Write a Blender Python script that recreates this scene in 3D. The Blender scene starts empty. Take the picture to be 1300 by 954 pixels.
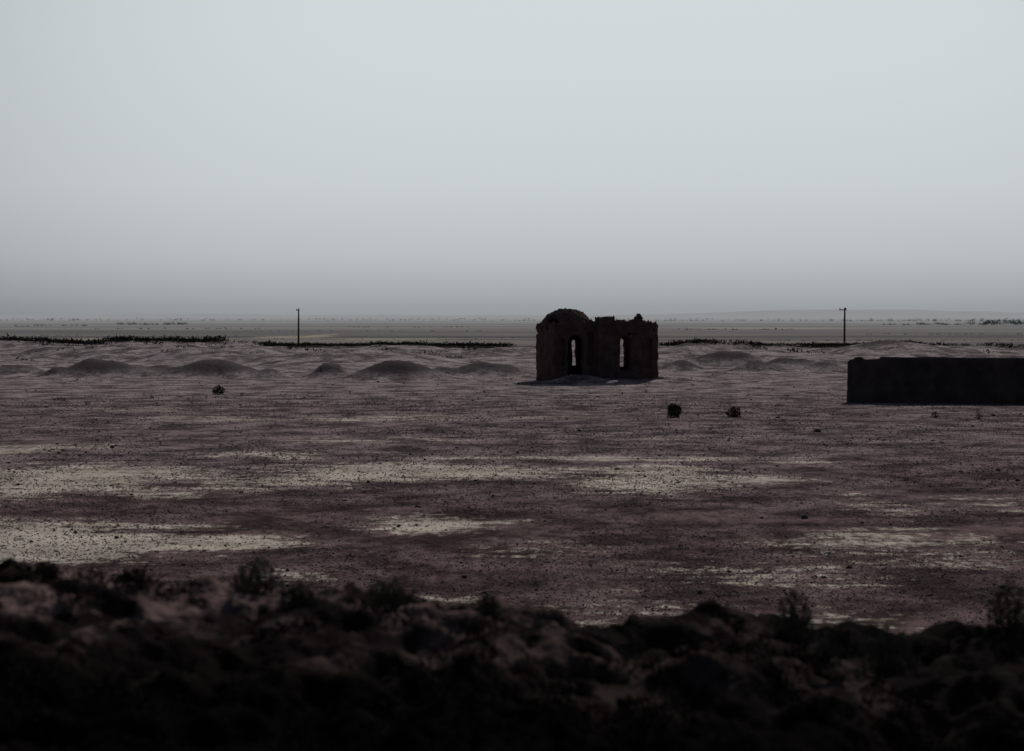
import bpy, math, random
import numpy as np
from mathutils import Vector
random.seed(4); rng=np.random.default_rng(4)
F=3069.4; CH=4.5; PHI=math.atan(75/F); W2=650.; H2=477.
def P(px,py,z=0.0):
    fw=np.array([0,math.cos(PHI),-math.sin(PHI)]); up=np.array([0,math.sin(PHI),math.cos(PHI)])
    d=F*fw+(px-W2)*np.array([1,0,0])-(py-H2)*up
    t=(CH-z)/-d[2]
    return d[0]*t,d[1]*t
# ---------- noise
def hash2(ix,iy,s):
    n=(ix.astype(np.int64)*374761393+iy.astype(np.int64)*668265263+s*974634777)&0xffffffff
    n=((n^(n>>13))*1274126177)&0xffffffff
    n=n^(n>>16)
    return (n&0xffff)/65535.0
def vnoise(x,y,s=0):
    x=np.asarray(x,float);y=np.asarray(y,float)
    ix=np.floor(x);iy=np.floor(y);fx=x-ix;fy=y-iy
    fx=fx*fx*(3-2*fx);fy=fy*fy*(3-2*fy)
    ix=ix.astype(np.int64);iy=iy.astype(np.int64)
    a=hash2(ix,iy,s);b=hash2(ix+1,iy,s);c=hash2(ix,iy+1,s);d=hash2(ix+1,iy+1,s)
    return (a*(1-fx)+b*fx)*(1-fy)+(c*(1-fx)+d*fx)*fy
def fbm(x,y,o=4,s=0):
    r=0;a=.5;t=0
    for i in range(o):
        r=r+a*vnoise(x*2**i+17*i,y*2**i+31*i,s+i);t+=a;a*=.5
    return r/t
def sst(a,b,x):
    t=np.clip((x-a)/(b-a),0,1);return t*t*(3-2*t)
# ---------- terrain
CR=np.array([(-2500,770),(-400,742),(0,736),(100,744),(180,764),(300,776),(400,772),(450,788),(560,790),(620,776),(700,798),(800,822),(900,806),(1000,808),(1100,834),(1180,842),(1300,828),(1700,800),(3800,790)],float)
YC=12.5
crx=(CR[:,0]-650)/F*YC; crz=CH-YC*(CR[:,1]-402)/F
MND=[(128,460,481,68),(272,458,481,72),(418,465,482,28),(505,460,484,66),(622,462,479,62),(18,465,478,48),(-90,462,480,60),
     (885,445,462,44),(925,455,468,55),(1005,457,470,48),(735,478,489,40),(560,470,480,25),(345,471,482,24),(1120,452,462,60),(70,473,482,20),(865,461,474,34),(205,470,480,26),(960,464,476,40),(1048,463,476,36)]
mw=[]
for px,t,b,hw in MND:
    x,y=P(px,b); y2=y+2.5; z=CH-(t-402)/F*y2; mw.append((px,x*(y2/y),y2,max(z,.25)*1.13,hw/F*y2*.68))
def mounds(x,y):
    z=np.zeros_like(x)
    for px,mx,my,mz,w in mw:
        d2=((x-mx)/w)**2+((y-my)/(w*1.0))**2
        m=np.exp(-d2*.8)
        cr=np.exp(-(((x-mx-.15*w)/(w*.3))**2+((y-my)/(w*.3))**2))*.15
        z=z+mz*(m-cr)*(1+.40*(fbm(x*.8,y*.8,3,23)-.5))
    return z
def terrain(x,y):
    x=np.asarray(x,float);y=np.asarray(y,float)
    r=np.sqrt(x*x+y*y)
    z=np.zeros_like(r)
    belt=sst(185,225,y)*(1-sst(290,350,y))
    dn=fbm(x*.075+3,y*.04,4,11)
    z=z+belt*(np.clip(dn-.40,0,1)*3.6)
    z=z+sst(150,190,y)*(1-sst(300,360,y))*.35*fbm(x*.16,y*.09,3,5)
    z=z+mounds(x,y)
    z=z+.10*(fbm(x*.25,y*.25,4,7)-.5)*sst(22,34,y)*(1-sst(500,900,y))
    z=z+.35*np.exp(-(((x-11)/5)**2+((y-169)/6)**2))
    z=z+.12*np.exp(-(((x-5)/4)**2+((y-163)/2)**2))
    # very low far hills faded by the painted haze colour
    z=z+sst(9000,15000,y)*(1-sst(19000,26000,y))*(np.clip(fbm(x*.00045+9,y*.0002,4,71)-.36,0,1)*(70+130*sst(500,3500,x)))
    zc=np.interp(x,crx,crz)
    lump=(fbm(x*1.3,y*1.1,5,41)-.5)*.30+(fbm(x*4.5,y*4.5,4,43)-.5)*.24
    bank=1-sst(YC+.6,22,y)
    zb=zc-.045*np.clip(YC-y,0,12)+lump*sst(3,7,r)-.06
    return z*(1-bank)+zb*bank
rows=np.concatenate([[1.0,1.6,2.3,3,3.8],np.geomspace(4.6,500,960),np.geomspace(520,42000,120)])
a1=np.radians(np.arange(-14.5,14.51,.085)); 
lo=np.radians(np.linspace(-180,-14.5,70,endpoint=False)); hi=-lo[::-1][:-1]
ang=np.concatenate([lo,a1,hi]); NA=len(ang);NR=len(rows)
R,A=np.meshgrid(rows,ang,indexing='ij')
X=R*np.sin(A);Y=R*np.cos(A);Z=terrain(X,Y)
verts=np.stack([X.ravel(),Y.ravel(),Z.ravel()],1)
verts=np.vstack([verts,[[0,0,float(terrain(0.,0.))]]])
i=np.arange(NR-1)[:,None];j=np.arange(NA)[None,:];j2=(j+1)%NA
q=np.stack([(i*NA+j),(i*NA+j2),((i+1)*NA+j2),((i+1)*NA+j)],-1).reshape(-1,4)
q=q[:,::-1]
tri=[[NR*NA,int(b),int(a)] for a,b in zip(range(NA),[(k+1)%NA for k in range(NA)])]
def mesh_from(name,v,quads=None,tris=None,smooth=True):
    me=bpy.data.meshes.new(name)
    v=np.asarray(v,np.float32)
    nq=0 if quads is None else len(quads); nt=0 if tris is None else len(tris)
    loops=[];st=[]
    if nq: loops.append(np.asarray(quads).ravel());st.append(np.arange(nq)*4);
    if nt: loops.append(np.asarray(tris).ravel());st.append(nq*4+np.arange(nt)*3)
    L=np.concatenate(loops).astype(np.int32);S=np.concatenate(st).astype(np.int32)
    me.vertices.add(len(v));me.vertices.foreach_set('co',v.ravel())
    me.loops.add(len(L));me.loops.foreach_set('vertex_index',L)
    me.polygons.add(nq+nt);me.polygons.foreach_set('loop_start',S)
    me.update(calc_edges=True);me.validate()
    if smooth: me.polygons.foreach_set('use_smooth',np.ones(len(me.polygons),bool))
    return me
def obj(name,me,mat=None,parent=None):
    o=bpy.data.objects.new(name,me);bpy.context.scene.collection.objects.link(o)
    if mat: me.materials.append(mat)
    if parent: o.parent=parent
    return o
# ---------- salt density map (world-fixed ellipses)
SALT=[(10,700,330,34,1.2),(300,690,150,14,1.0),(150,668,190,10,.75),(565,669,130,16,1.05),(640,664,90,7,.65),
 (830,620,140,23,1.1),(600,600,240,13,1.05),(780,596,230,6,.85),(960,609,120,8,.95),(760,582,360,3.5,.78),(1000,586,120,3,.72),
 (130,604,320,24,1.0),(60,572,220,13,.9),(330,578,200,9,.78),(420,533,210,6,.74),(120,520,190,4,.5),(640,530,120,4,.5),
 (1130,648,90,20,.58),(1080,692,280,32,.66),(930,728,300,24,.60),(1200,715,190,24,.62),(760,780,280,48,.60),(1090,630,30,14,.62),(380,735,160,18,.65),
 (1230,640,120,14,.52),(700,700,160,16,.60),(480,560,220,7,.58),(900,556,200,4,.45),(550,760,220,22,.60),(1000,790,300,22,.58),(200,745,150,12,.65)]
S=np.zeros_like(X)
jit=(fbm(X*.22,Y*.10,4,77)-.5)
for px,py,hw,hh,s in SALT:
    x0,y0=P(px,py);_,ya=P(px,py-hh);_,yb=P(px,py+hh)
    wx=hw*y0/F;wy=(ya-yb)/2;y0=(ya+yb)/2
    rr=np.sqrt(((X-x0)/wx)**2+((Y-y0)/wy)**2)
    S=np.maximum(S,s*(1-sst(.1,1.5,rr+jit*1.8)))
bankA=1-sst(14,24,Y)
M=mounds(X,Y)
me=mesh_from('ground',verts,q,tri)
for nm,arr in (('salt',S),('bank',bankA),('mound',M)):
    at=me.attributes.new(nm,'FLOAT','POINT');at.data.foreach_set('value',np.append(arr.ravel(),1 if nm=='bank' else 0).astype(np.float32))
# ---------- node helpers
class NT:
    def __init__(s,nt): s.t=nt;s.l=nt.links
    def n(s,ty,**k):
        nd=s.t.nodes.new(ty)
        for a,b in k.items(): setattr(nd,a,b)
        return nd
    def set(s,sock,v):
        if hasattr(v,'links') or hasattr(v,'is_linked'): s.l.new(v,sock)
        else: sock.default_value=v
    def m(s,op,a,b=0.0,c=None,clamp=False):
        nd=s.n('ShaderNodeMath',operation=op,use_clamp=clamp);s.set(nd.inputs[0],a);s.set(nd.inputs[1],b)
        if c is not None:s.set(nd.inputs[2],c)
        return nd.outputs[0]
    def noise(s,vec,scale,detail=4,rough=.55,sc=None):
        if sc:
            mp=s.n('ShaderNodeMapping');s.l.new(vec,mp.inputs[0]);mp.inputs['Scale'].default_value=sc;vec=mp.outputs[0]
        nd=s.n('ShaderNodeTexNoise');s.l.new(vec,nd.inputs['Vector']);nd.inputs['Scale'].default_value=scale;nd.inputs['Detail'].default_value=detail;nd.inputs['Roughness'].default_value=rough
        return nd.outputs['Fac']
    def ss(s,v,a,b,lo=0.,hi=1.):
        nd=s.n('ShaderNodeMapRange',interpolation_type='SMOOTHSTEP');s.set(nd.inputs['Value'],v);nd.inputs['From Min'].default_value=a;nd.inputs['From Max'].default_value=b;nd.inputs['To Min'].default_value=lo;nd.inputs['To Max'].default_value=hi
        return nd.outputs[0]
    def mix(s,f,a,b,bt='MIX'):
        nd=s.n('ShaderNodeMix',data_type='RGBA',blend_type=bt);s.set(nd.inputs[0],f)
        for k,v in ((6,a),(7,b)):
            if isinstance(v,tuple): v=(*v[:3],1.0)
            s.set(nd.inputs[k],v)
        return nd.outputs[2]
def newmat(name,rough=1.0):
    m=bpy.data.materials.new(name);m.use_nodes=True;t=NT(m.node_tree)
    b=m.node_tree.nodes['Principled BSDF'];b.inputs['Roughness'].default_value=rough;b.inputs['Specular IOR Level'].default_value=0.0
    return m,t,b
# ground material
gm,t,b=newmat('desert_ground')
geo=t.n('ShaderNodeNewGeometry');pos=geo.outputs['Position']
sep=t.n('ShaderNodeSeparateXYZ');t.l.new(pos,sep.inputs[0]);gy=sep.outputs[1];gx=sep.outputs[0]
def attr(n):
    a=t.n('ShaderNodeAttribute',attribute_name=n);return a.outputs['Fac']
salt=attr('salt');bank=attr('bank');mnd=attr('mound')
big=t.noise(pos,.05,4,.6,(.6,1,1))
med=t.noise(pos,.6,5,.7,(.8,.6,1))
fine=t.noise(pos,3.6,4,.7,(1,.4,1))
grit=t.noise(pos,16,2,.7,(1,.3,1))
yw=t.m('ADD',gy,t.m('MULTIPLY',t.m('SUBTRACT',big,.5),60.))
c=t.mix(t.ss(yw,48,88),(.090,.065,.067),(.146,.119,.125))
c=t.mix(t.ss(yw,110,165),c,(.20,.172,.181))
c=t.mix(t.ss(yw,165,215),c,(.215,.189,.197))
c=t.mix(t.ss(med,.38,.64),t.mix(1.,c,(.42,.405,.415),'MULTIPLY'),t.mix(1.,c,(1.42,1.39,1.40),'MULTIPLY'))
c=t.mix(t.m('MULTIPLY',t.ss(fine,.46,.60),.68),c,t.mix(1.,c,(.40,.39,.40),'MULTIPLY'))
c=t.mix(t.m('MULTIPLY',t.ss(grit,.55,.72),.75),c,t.mix(1.,c,(2.1,2.05,2.05),'MULTIPLY'))
c=t.mix(t.m('MULTIPLY',t.ss(mnd,.13,.75),t.ss(med,.3,.6,.55,.95)),c,(.058,.049,.053))
# thin salt crust scattered
n2=t.noise(pos,1.1,7,.78,(.4,1,1))
sv=t.m('ADD',salt,t.m('MULTIPLY',t.m('SUBTRACT',n2,.5),2.6))
sv=t.m('ADD',sv,t.m('MULTIPLY',t.m('SUBTRACT',fine,.5),1.9))
sm=t.m('MULTIPLY',t.ss(sv,.42,.95),t.ss(salt,.02,.35))
sc=t.mix(t.ss(med,.35,.65),(.28,.25,.22),(.46,.42,.37))
sc=t.mix(t.m('MULTIPLY',t.ss(grit,.5,.68),.6),sc,(.18,.15,.14))
c=t.mix(sm,c,sc)
# far plain soil bands, with haze painted over them further down
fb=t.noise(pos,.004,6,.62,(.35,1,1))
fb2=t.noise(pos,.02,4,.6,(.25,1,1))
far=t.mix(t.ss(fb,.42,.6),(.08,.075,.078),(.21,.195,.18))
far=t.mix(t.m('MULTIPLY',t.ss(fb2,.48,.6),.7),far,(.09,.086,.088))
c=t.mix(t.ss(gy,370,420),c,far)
# darker soil and litter under the scrub belt
gys=t.m('ADD',gy,t.m('MULTIPLY',t.m('SUBTRACT',fb2,.5),90.))
lit=t.m('MULTIPLY',t.ss(gys,300,326),t.ss(gys,365,390,1.,0.))
c=t.mix(t.m('MULTIPLY',lit,t.ss(fine,.3,.6,.95,.6)),c,(.045,.040,.040))
def patch(px,py,hw,hh):
    x0,y0=P(px,py);_,ya=P(px,py-hh);_,yb=P(px,py+hh);wx=hw*y0/F;wy=(ya-yb)/2;y0=(ya+yb)/2
    dx=t.m('DIVIDE',t.m('SUBTRACT',gx,x0),wx);dy=t.m('DIVIDE',t.m('SUBTRACT',gy,y0),wy)
    r=t.m('SQRT',t.m('ADD',t.m('MULTIPLY',dx,dx),t.m('MULTIPLY',dy,dy)))
    r=t.m('ADD',r,t.m('MULTIPLY',t.m('SUBTRACT',fb2,.5),2.2))
    return t.ss(r,.7,1.1,1.,0.)
for a in ((375,428,60,1.6),(408,426,12,2.5),(980,417,120,1.),(500,431,90,1.),(160,431,120,1.5)):
    c=t.mix(t.m('MULTIPLY',patch(*a),.6),c,(.34,.31,.22))
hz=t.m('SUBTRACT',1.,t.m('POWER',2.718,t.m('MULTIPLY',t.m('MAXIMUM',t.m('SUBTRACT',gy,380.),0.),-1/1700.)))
c=t.mix(hz,c,(.40,.425,.45))  # aerial haze painted into the ground colour, stronger with distance
# near bank soil
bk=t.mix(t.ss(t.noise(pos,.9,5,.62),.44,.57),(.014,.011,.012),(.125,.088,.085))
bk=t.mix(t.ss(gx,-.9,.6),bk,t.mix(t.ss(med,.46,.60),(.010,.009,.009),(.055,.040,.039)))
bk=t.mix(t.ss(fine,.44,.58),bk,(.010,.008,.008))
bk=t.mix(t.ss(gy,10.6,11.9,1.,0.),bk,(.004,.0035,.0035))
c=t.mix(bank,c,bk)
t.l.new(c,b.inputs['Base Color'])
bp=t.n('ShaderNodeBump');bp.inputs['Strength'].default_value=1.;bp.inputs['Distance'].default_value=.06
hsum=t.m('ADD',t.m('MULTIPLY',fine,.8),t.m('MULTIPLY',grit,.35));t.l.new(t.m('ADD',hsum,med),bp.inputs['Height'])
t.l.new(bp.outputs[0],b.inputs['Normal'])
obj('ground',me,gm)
# ---------- simple materials
def simple(name,c1,c2,scale=2.,bump=.0,bs=8.):
    m,t,b=newmat(name);g=t.n('ShaderNodeNewGeometry');p=g.outputs['Position']
    n=t.noise(p,scale,4,.65);t.l.new(t.mix(t.ss(n,.35,.65),c1,c2),b.inputs['Base Color'])
    if bump:
        bp=t.n('ShaderNodeBump');bp.inputs['Strength'].default_value=bump;bp.inputs['Distance'].default_value=.05
        t.l.new(t.noise(p,bs,4,.65),bp.inputs['Height']);t.l.new(bp.outputs[0],b.inputs['Normal'])
    return m
mud=simple('mud_brick',(.065,.044,.043),(.105,.072,.068),1.4,.6,7.)
mudw=simple('mud_plaster',(.044,.036,.036),(.078,.060,.058),.9,.8,6.)
stone=simple('stone',(.035,.028,.030),(.085,.070,.074),3.)
pale=simple('pale_stone',(.16,.135,.13),(.26,.23,.22),3.)
scrubm=simple('dry_scrub',(.026,.024,.022),(.055,.050,.044),1.)
greenb=simple('green_scrub',(.03,.038,.022),(.06,.07,.04),3.)
brownb=simple('brown_scrub',(.055,.036,.03),(.10,.07,.058),3.)
nearb=simple('near_scrub',(.045,.045,.036),(.10,.095,.078),3.)
wood=simple('weathered_wood',(.05,.04,.035),(.09,.075,.065),3.)
haze_tree=simple('distant_foliage',(.11,.118,.12),(.14,.15,.15),.02)  # greyed foliage: aerial haze is put into the colour
vfar_tree=simple('hazy_foliage',(.28,.30,.315),(.32,.335,.35),.01)  # paler again, more haze painted into the foliage colour
# ---------- voxel mesher
def voxmesh(name,mask,org,h,amp=.05,seed=1):
    m=np.pad(mask,1)
    corners={0:[[(1,0,0),(1,1,0),(1,1,1),(1,0,1)],[(0,0,0),(0,0,1),(0,1,1),(0,1,0)]],
             1:[[(0,1,0),(0,1,1),(1,1,1),(1,1,0)],[(0,0,0),(1,0,0),(1,0,1),(0,0,1)]],
             2:[[(0,0,1),(1,0,1),(1,1,1),(0,1,1)],[(0,0,0),(0,1,0),(1,1,0),(1,0,0)]]}
    fc=[]
    for ax in range(3):
        for k,sg in ((0,1),(1,-1)):
            nb=np.roll(m,-sg,axis=ax);f=np.argwhere(m&~nb)
            cs=np.array(corners[ax][k]);fc.append(f[:,None,:]+cs[None])
    fc=np.concatenate(fc).reshape(-1,3)
    D=np.array(m.shape)+2;key=fc[:,0]*D[1]*D[2]+fc[:,1]*D[2]+fc[:,2]
    u,ix,inv=np.unique(key,return_index=True,return_inverse=True)
    v=(fc[ix]-1)*h+np.array(org);q=inv.reshape(-1,4)
    for _ in range(2):
        acc=np.zeros_like(v,float);cnt=np.zeros(len(v))
        for a_,b_ in ((0,1),(1,2),(2,3),(3,0)):
            np.add.at(acc,q[:,a_],v[q[:,b_]]);np.add.at(acc,q[:,b_],v[q[:,a_]])
            np.add.at(cnt,q[:,a_],1);np.add.at(cnt,q[:,b_],1)
        v=.5*v+.5*acc/cnt[:,None]
    v=v+amp*2*np.stack([fbm(v[:,1]*2.2+v[:,2]*1.7,v[:,2]*2.2+v[:,0],3,seed)-.5,fbm(v[:,0]*2.2+v[:,2],v[:,2]*2.4,3,seed+9)-.5,fbm(v[:,0]*2,v[:,1]*2+v[:,2],3,seed+5)-.5],1)
    return mesh_from(name,v,q,smooth=False)
# ---------- ruined house
c0x,c0y=P(703,487);th=math.radians(15)
house=bpy.data.objects.new('ruined_mud_brick_house',None);bpy.context.scene.collection.objects.link(house)
house.location=(c0x,c0y,0);house.rotation_euler=(0,0,th)
h=.1;L=7.45;D_=4.5;tk=.5
us=np.arange(-.1,L+.2,h)+h/2;vs_=np.arange(-.4,D_+.2,h)+h/2;zs=np.arange(-.5,5.3,h)+h/2
U,V,Zz=np.meshgrid(us,vs_,zs,indexing='ij')
shell=((U<tk)|(U>L-tk)|(V<tk)|(V>D_-tk)|((U>3.15)&(U<3.65)))&(U>0)&(U<L)&(V>0)&(V<D_)
pier=(U>3.0)&(U<4.25)&(V>-.28)&(V<tk)
butt=(U>-.0)&(U<.5)&(V>-.15)&(V<tk)
tf=np.interp(U,[0,.25,.5,2.6,2.8,2.95,3.05,3.6,4.2,4.35,4.6,5.4,5.75,5.95,6.2,6.4,6.55,6.9,7.0,7.45],[3.9,4.0,4.1,4.22,4.0,4.1,4.46,4.52,4.46,4.18,4.28,4.2,4.26,4.62,4.58,4.4,4.08,4.16,4.0,4.15])
tb=np.interp(U,[0,.4,3.0,3.3,4.2,5.2,5.6,6.3,6.8,7.0,7.45],[3.9,4.1,4.05,4.0,3.7,3.8,4.1,4.2,3.9,4.1,4.0])
ts=np.interp(V,[0,1,2,3,3.9,4.1,4.5],[4.1,4.0,4.2,4.05,3.9,4.2,4.15])
top=np.where(V<tk,tf,np.where(V>D_-tk,tb,ts))+.26*(fbm(U*2.6,V*2.6,3,3)-.5)+.2*(vnoise(U*6,V*6,4)-.5)
m=(shell|pier|butt)&(Zz<top)
def arch(u0,u1,z0,z1):
    cu=(u0+u1)/2;r=(u1-u0)/2;zs_=z1-r*1.25
    return (U>u0)&(U<u1)&(Zz>z0)&((Zz<zs_)|((((U-cu)/r)**2+((Zz-zs_)/(r*1.25))**2)<1))
fr=V<1.0;bkv=V>D_-1.0
m&=~(arch(1.0,2.0,.3,3.25)&fr)
m&=~(arch(4.65,5.45,.75,3.2)&fr)
m&=~(arch(2.52,2.85,1.05,2.95)&bkv)
m&=~(arch(5.88,6.28,1.0,3.0)&bkv)
m&=~((U>2.4)&(U<2.85)&(V<.25)&(Zz>1.1)&(Zz<3.4))
m&=~(arch(.45,.8,1.2,3.0)&(V<.2))
m&=~(arch(6.15,6.9,1.0,3.1)&(V<.2))
er=fbm(U*1.3+Zz*.9,V*1.3-Zz*1.4,3,15)
m&=~((er>.72)&(Zz>3.2))
m&=~((U<.3)&(V<.5)&(Zz>3.3+.8*vnoise(U*5,V*5,2)))
o=obj('walls',voxmesh('walls',m,(-.1,-.4,-.5),h,.075,5),mud,house)
cu,cv=1.60,2.3
ru=((U-cu)/1.75)**2+((V-cv)/2.3)**2
zt=3.72+1.30*np.sqrt(np.clip(1-ru,0,1))+.16*(fbm(U*3,V*3,2,8)-.5)
dm=(ru<1)&(Zz<zt)&(Zz>np.maximum(zt-.35,3.5))
dm&=~((((U-3.0)/.5)**2+((V-1.3)/.8)**2)<1)
dm&=~((((U-.2)/.45)**2+((V-1.0)/.7)**2)<1)
obj('domed_roof',voxmesh('domed_roof',dm,(-.1,-.4,-.5),h,.07,25),mud,house)
h2=.1
us=np.arange(-1.5,9,h2)+h2/2;vv=np.arange(-1.6,.5,h2)+h2/2;zz_=np.arange(-.4,.9,h2)+h2/2
U2,V2,Z2=np.meshgrid(us,vv,zz_,indexing='ij')
hh_=(.65*fbm(U2*.8,V2*.6,3,61)-.12)*sst(-1.5,-.2,V2)*sst(-1.4,0,U2)*(1-sst(7.6,8.8,U2))
obj('rubble_heap',voxmesh('rubble_heap',Z2<hh_,(-1.5,-1.6,-.4),h2,.08,31),simple('rubble',(.10,.085,.087),(.17,.145,.15),2.),house)
# ---------- boundary wall
wx,wy=P(1075,511);wth=math.radians(-17)
def wallmesh(name,Lw,tk,prof,seed):
    h=.12;us=np.arange(0,Lw,h)+h/2;vs_=np.arange(-.12,tk+.12,h)+h/2;zs=np.arange(-.5,2.9,h)+h/2
    U,V,Zq=np.meshgrid(us,vs_,zs,indexing='ij')
    top=np.interp(U,*prof)+.14*(fbm(U*.7,V*.5,3,seed)-.5)+.06*(vnoise(U*2,V*1,seed+2)-.5)
    bt=np.clip((1.3-Zq)*.1,0,.12)
    m=(Zq<top)&(V>0-bt)&(V<tk+bt)
    return voxmesh(name,m,(0,-.12,-.5),h,.04,seed)
encl=bpy.data.objects.new('mud_wall',None);bpy.context.scene.collection.objects.link(encl);encl.location=(wx,wy,0);encl.rotation_euler=(0,0,wth)
obj('front_wall',wallmesh('front_wall',24,.48,([0,.5,1,8,24],[2.2,2.32,2.3,2.42,2.45]),60),mudw,encl)
sw=obj('side_wall',wallmesh('side_wall',14,.48,([0,14],[2.1,2.0]),66),mudw,encl);sw.location=(.75,.52,0);sw.rotation_euler=(0,0,math.radians(81))
# ---------- poles
def tube(pts,rads,n=8):
    v=[];f=[]
    for k,(p,r) in enumerate(zip(pts,rads)):
        for a in range(n):
            v.append((p[0]+r*math.cos(a/n*6.2832),p[1]+r*math.sin(a/n*6.2832),p[2]))
    for k in range(len(pts)-1):
        for a in range(n): f.append((k*n+a,k*n+(a+1)%n,(k+1)*n+(a+1)%n,(k+1)*n+a))
    return v,f
def boxv(cx,cy,cz,sx,sy,sz):
    v=[(cx+a*sx/2,cy+b_*sy/2,cz+c_*sz/2) for a in(-1,1) for b_ in(-1,1) for c_ in(-1,1)]
    f=[(0,1,3,2),(4,6,7,5),(0,4,5,1),(2,3,7,6),(0,2,6,4),(1,5,7,3)]
    return v,f
def pole(px,pyb,pyt,arm,r=.1,mat=wood):
    x,y=P(px,pyb);zg=float(terrain(x,y));ht=(CH-(pyt-402)/F*y)-zg
    e=bpy.data.objects.new('utility_pole',None);bpy.context.scene.collection.objects.link(e);e.location=(x,y,zg)
    v,f=tube([(0,0,-.4),(.01,0,ht*.5),(.03,0,ht)],[r*1.25,r,r*.75]);me=bpy.data.meshes.new('shaft');me.from_pydata(v,[],f+[tuple(range(16,24))]);obj('shaft',me,mat,e)
    v,f=boxv(-arm*.25,-r*.75-.045,ht-.25,arm,.09,.12);me=bpy.data.meshes.new('crossarm');me.from_pydata(v,[],f);obj('crossarm',me,mat,e)
    for k,ix in enumerate((-arm*.65,arm*.15)):
        v,f=tube([(ix,-r*.75-.045,ht-.187),(ix,-r*.75-.045,ht-.1),(ix,-r*.75-.045,ht-.02)],[.04,.07,.03]);me=bpy.data.meshes.new('insulator');me.from_pydata(v,[],f+[tuple(range(16,24))]);obj('insulator_%d'%(k+1),me,mat,e)
pole(379,441,392,.4,.12);pole(1072,449,391,.9,.12)
# ---------- scrub
def bush_arrays(cx,cy,cz,w,hh,n,ls,up=.5):
    a=rng.uniform(0,6.283,n);e=rng.uniform(0,1,n)**.6;rad=w*e*(.6+.4*vnoise(a*1.3+cx,a*0+cy,3))
    z=hh*rng.uniform(0,1,n)**.8*np.sqrt(np.clip(1-(e*.85)**2,0,1))
    c=np.stack([cx+rad*np.cos(a),cy+rad*np.sin(a),cz+z],1)
    d=rng.normal(size=(n,3));d[:,2]=np.abs(d[:,2])+up;d/=np.linalg.norm(d,axis=1)[:,None]
    s=rng.normal(size=(n,3));s=np.cross(d,s);s/=np.linalg.norm(s,axis=1)[:,None]
    l=ls*rng.uniform(.5,1.4,n)[:,None]
    return np.stack([c-s*l*.22,c+s*l*.22,c+d*l],1).reshape(-1,3)
def scrubobj(name,items,mat):
    vs=np.concatenate(items);tr=np.arange(len(vs)).reshape(-1,3)
    return obj(name,mesh_from(name,vs,None,tr,smooth=False),mat)
def twigs(cx,cy,cz,w,hh,n,th):
    out=[]
    for _ in range(n):
        a=random.uniform(0,6.283);l=random.uniform(.6,1.1);p=np.array([cx,cy,cz-.05]);e=p+np.array([w*math.cos(a)*l*random.random(),w*math.sin(a)*l*random.random(),hh*l])
        mid=(p+e)/2+np.array([w*.15*math.cos(a),w*.15*math.sin(a),0])
        s=np.array([th*math.cos(a+1.57),th*math.sin(a+1.57),0])
        out+= [p-s,p+s,mid+s*.7, p-s,mid+s*.7,mid-s*.7, mid-s*.7,mid+s*.7,e]
    return np.array(out)
def single(px,py,wpx,hpx,mat,name='desert_shrub',n=260):
    x,y=P(px,py);z=float(terrain(x,y));w=wpx/F*y/2;hh=hpx/F*y
    scrubobj(name,[bush_arrays(x,y,z-.03,w,hh,n,hh*.28),twigs(x,y,z,w,hh,14,hh*.02)],mat)
single(856,530,22,18,greenb);single(932,530,20,13,brownb);single(278,501,18,11,scrubm);single(75,509,22,6,brownb,n=150)
single(110,514,10,5,scrubm,n=100);single(1187,531,12,8,brownb,n=120);single(1243,533,12,7,brownb,n=120);single(990,517,14,5,brownb,n=120);single(820,498,8,4,scrubm,n=90)
# scrub grows along the rim of the dune belt (its highest line) and just beyond it
it=[];NB=3900
bpx=rng.uniform(-250,1550,NB)
Dg=np.linspace(250,372,50);T=(bpx[:,None]-650)/F
sl_=(terrain(T*Dg[None,:],np.broadcast_to(Dg[None,:],(NB,50)))-CH)/Dg[None,:]
Drim=Dg[np.argmax(sl_,1)]
for k in range(NB):
    px=float(bpx[k]);left=px<645
    if 645<px<840: continue
    D=Drim[k]+random.uniform(-5,6) if k%5 else random.gauss(345,12)
    if k%23==0: D=random.uniform(225,300)
    x=(px-650)/F*D;y=D
    dens=float(fbm(px*.014,D*.012,3,99))
    if dens<(.30 if left else .45) and random.random()<.85: continue
    z=float(terrain(x,y));s=random.uniform(.22,.50)*(1.5 if random.random()<.08 else 1)
    it.append(bush_arrays(x,y,z-.06,s*2.8,s*.9,24,s*.65,.2))
scrubobj('scrub_belt',it,scrubm)
it=[]
for k in range(420):
    px=random.uniform(-200,1500);py=random.uniform(480,620)
    x,y=P(px,py);z=float(terrain(x,y));s=random.uniform(.04,.12)
    it.append(bush_arrays(x,y,z-.01,s*1.3,s,12,s*.6,.3))
scrubobj('dry_tufts',it,brownb)
def nearbush(px,ptop,wpx,D=12.8,n=420,name='bank_shrub'):
    x=(px-650)/F*D;z=float(terrain(x,D));zt=CH-(ptop-402)/F*D;hh=max(zt-z,.15);w=wpx/F*D/2
    a=[twigs(x,D,z,w*1.15,hh*1.1,60,.0035)]
    a.append(bush_arrays(x,D,z-.05,w,hh,n,.035,1.4))
    scrubobj(name,a,nearb)
nearbush(325,700,84,13.4,520);nearbush(495,726,94,13.,500);nearbush(1010,738,66,13,440);nearbush(1285,726,90,13,480);nearbush(1130,782,100,12.5,420);nearbush(380,764,70,12.5,260);nearbush(170,735,60,13.2,140);nearbush(1050,790,50,12.5,140);nearbush(620,752,40,12.8,90)
it=[]
for k in range(1100):
    x=random.uniform(-4.5,4.5);y=random.uniform(9.5,13.3)
    if float(fbm(x*.9,y*.9,2,55))<.46: continue
    z=float(terrain(x,y));s=random.uniform(.03,.10)
    it.append(bush_arrays(x,y,z-.02,s*1.8,s*1.1,44,.03,.5))
matm=simple('matted_scrub',(.009,.008,.008),(.024,.020,.018),3.)
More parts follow.
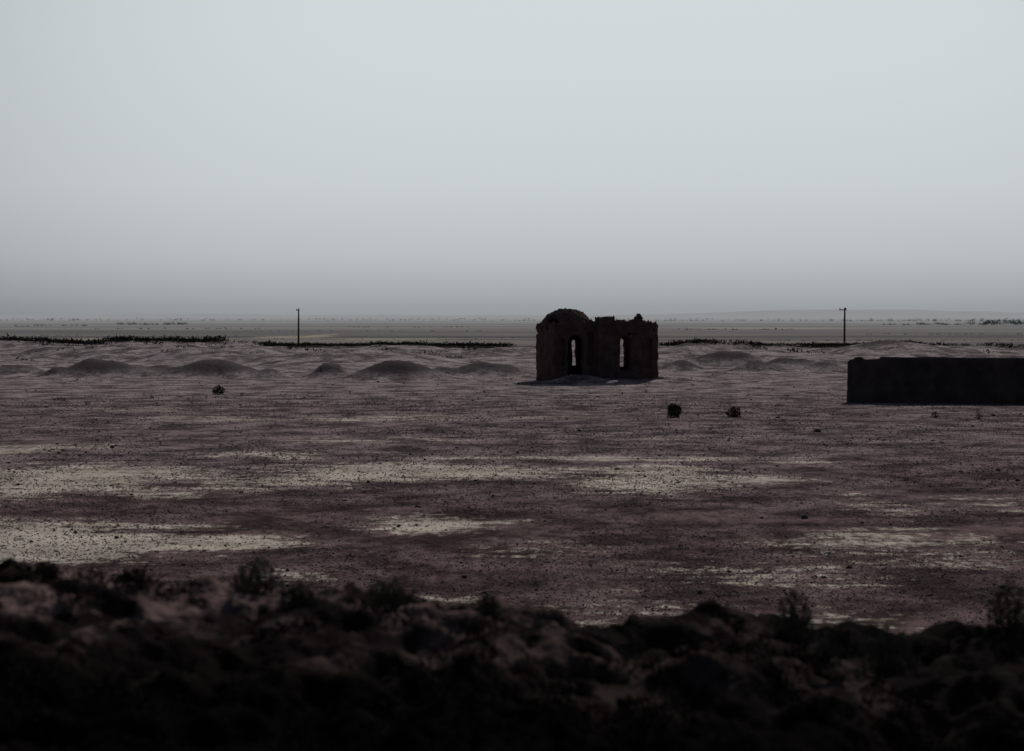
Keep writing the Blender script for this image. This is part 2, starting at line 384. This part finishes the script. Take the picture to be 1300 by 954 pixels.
scrubobj('low_scrub',it,matm)
def treemass(name,specs,mat):
    it=[]
    for px0,px1,py,hp,n in specs:
        for k in range(n):
            px=random.uniform(px0,px1);x,y=P(px,py+random.uniform(-.25,.25));hh=hp*y/F*random.uniform(.45,1.15)
            it.append(bush_arrays(x,y,-hh*.15,hh*random.uniform(.8,1.9),hh,45,hh*.4,.2))
    scrubobj(name,it,mat)
treemass('distant_trees',[(30,120,414,2.2,16),(150,240,412.5,3.2,26),(120,330,418,2,30),(700,860,413,2.4,14),(860,1010,419,2.2,34),(1120,1300,413,2.8,36),(1225,1340,411.5,5,36),(1160,1200,412,3.4,9),(440,600,416,1.8,24),(-200,40,415,2.4,26),(1100,1400,425,1.6,60),(0,300,427,1.5,44),(520,700,429,1.4,16),(850,1300,433,1.8,80),(0,330,434,1.8,70),(0,640,431,1.5,60),(300,640,421,1.5,40)],haze_tree)
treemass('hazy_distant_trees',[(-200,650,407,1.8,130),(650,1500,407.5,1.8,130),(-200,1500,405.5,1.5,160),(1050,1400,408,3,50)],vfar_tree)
# ---------- stones
ov=np.array([(1,0,0),(-1,0,0),(0,1,0),(0,-1,0),(0,0,1),(0,0,-1)],float)
of=np.array([(0,2,4),(2,1,4),(1,3,4),(3,0,4),(2,0,5),(1,2,5),(3,1,5),(0,3,5)])
phi=(1+5**.5)/2
iv=np.array([(-1,phi,0),(1,phi,0),(-1,-phi,0),(1,-phi,0),(0,-1,phi),(0,1,phi),(0,-1,-phi),(0,1,-phi),(phi,0,-1),(phi,0,1),(-phi,0,-1),(-phi,0,1)])/1.9
itf=np.array([(0,11,5),(0,5,1),(0,1,7),(0,7,10),(0,10,11),(1,5,9),(5,11,4),(11,10,2),(10,7,6),(7,1,8),(3,9,4),(3,4,2),(3,2,6),(3,6,8),(3,8,9),(4,9,5),(2,4,11),(6,2,10),(8,6,7),(9,8,1)])
def stones(name,NS,bv,bf,lo_,hi_,base,cap,pw,mat,y0=72,y1=430):
    py=402+np.exp(rng.uniform(math.log(y0),math.log(y1),NS));px=rng.uniform(-200,1500,NS)
    yy=CH*F/(py-402);ctr=np.stack([(px-650)/F*yy,yy],1)
    keep=fbm(ctr[:,0]*.35,ctr[:,1]*.2,3,88)>rng.uniform(.25,.6,NS);ctr=ctr[keep];NS=len(ctr)
    zz=terrain(ctr[:,0],ctr[:,1])
    sz=np.minimum(base*(1-rng.uniform(0,.998,NS))**-pw*(1+ctr[:,1]/70),cap)
    K=len(bv);V3=bv[None]*rng.uniform(lo_,hi_,(NS,K,1))*sz[:,None,None]*rng.uniform(.6,1.3,(NS,1,3))*np.array([1,1,.75])
    V3=V3+np.stack([ctr[:,0],ctr[:,1],zz+sz*.1],1)[:,None,:]
    T3=(bf[None]+K*np.arange(NS)[:,None,None]).reshape(-1,3)
    obj(name,mesh_from(name,V3.reshape(-1,3),None,T3,smooth=False),mat)
stones('scattered_stones',9000,iv,itf,.7,1.25,.010,.11,.27,stone)
stones('gravel',75000,ov,of,.6,1.3,.0105,.065,.16,stone,100)
stones('pale_gravel',32000,ov,of,.6,1.3,.0095,.05,.15,pale,110)
def rock(px,py,wpx):
    x,y=P(px,py);s=wpx/F*y/2;v=iv*rng.uniform(.75,1.2,(12,1))*s*np.array([1.1,1,.8])+np.array([x,y,float(terrain(x,y))+s*.3])
    obj('rock',mesh_from('rock',v,None,itf,smooth=False),stone)
rock(1038,549,9);rock(1022,659,9);rock(590,735,8)
# ---------- light
saz=math.radians(15);sel=math.radians(31)
sd=Vector((math.sin(saz)*math.cos(sel),math.cos(saz)*math.cos(sel),math.sin(sel)))
sl=bpy.data.lights.new('sun','SUN');sl.energy=3.2;sl.angle=math.radians(.6);sl.color=(1,.95,.89)
so=bpy.data.objects.new('sun',sl);bpy.context.scene.collection.objects.link(so);so.rotation_euler=(-sd).to_track_quat('-Z','Y').to_euler()
w=bpy.data.worlds.new('World');bpy.context.scene.world=w;w.use_nodes=True;t=NT(w.node_tree)
bg=w.node_tree.nodes['Background'];bg.inputs[1].default_value=1.0
sky=t.n('ShaderNodeTexSky',sky_type='NISHITA');sky.sun_disc=False;sky.sun_elevation=sel;sky.sun_rotation=saz;sky.dust_density=4;sky.air_density=1.2
tc=t.n('ShaderNodeTexCoord');sp=t.n('ShaderNodeSeparateXYZ');t.l.new(tc.outputs['Generated'],sp.inputs[0]);dz=sp.outputs[2]
rp=t.n('ShaderNodeValToRGB');t.l.new(t.m('MULTIPLY',dz,5.),rp.inputs[0]);rp.color_ramp.interpolation='B_SPLINE'
st=[(0,(.285,.303,.318)),(.04,(.345,.366,.38)),(.12,(.475,.505,.517)),(.27,(.58,.62,.633)),(.60,(.64,.69,.708)),(1.,(.615,.68,.71))]
e=rp.color_ramp.elements
e[0].position=0;e[0].color=(*st[0][1],1);e[1].position=1;e[1].color=(*st[-1][1],1)
for p,cc in st[1:-1]:
    x=e.new(p);x.color=(*cc,1)
dot=t.n('ShaderNodeVectorMath',operation='DOT_PRODUCT');t.l.new(tc.outputs['Generated'],dot.inputs[0]);a=math.radians(3);dot.inputs[1].default_value=(math.sin(a),math.cos(a),.05)
az=t.ss(dot.outputs['Value'],.93,1.0,.64,1.02)
az2=t.ss(dot.outputs['Value'],-.6,.9,.25,1.0)
comb=t.n('ShaderNodeCombineColor');fac=t.m('MULTIPLY',az,az2)
for k in range(3): t.l.new(fac,comb.inputs[k])
dust=t.mix(1.,rp.outputs[0],comb.outputs[0],'MULTIPLY')
sk=t.mix(1.,sky.outputs[0],(.036,.036,.036),'MULTIPLY')
fin=t.mix(t.ss(dz,.16,.4),dust,sk)
t.l.new(fin,bg.inputs[0])
# ---------- camera
cd=bpy.data.cameras.new('camera');co=bpy.data.objects.new('camera',cd);bpy.context.scene.collection.objects.link(co)
cd.lens=85;cd.sensor_width=36;cd.clip_end=90000;cd.clip_start=.1;co.location=(0,0,CH);co.rotation_euler=(math.pi/2-PHI,0,0)
cd.dof.use_dof=True;cd.dof.focus_distance=150;cd.dof.aperture_fstop=3.0
sc_=bpy.context.scene;sc_.camera=co
sc_.view_settings.view_transform='Standard';sc_.view_settings.look='None';sc_.view_settings.exposure=0
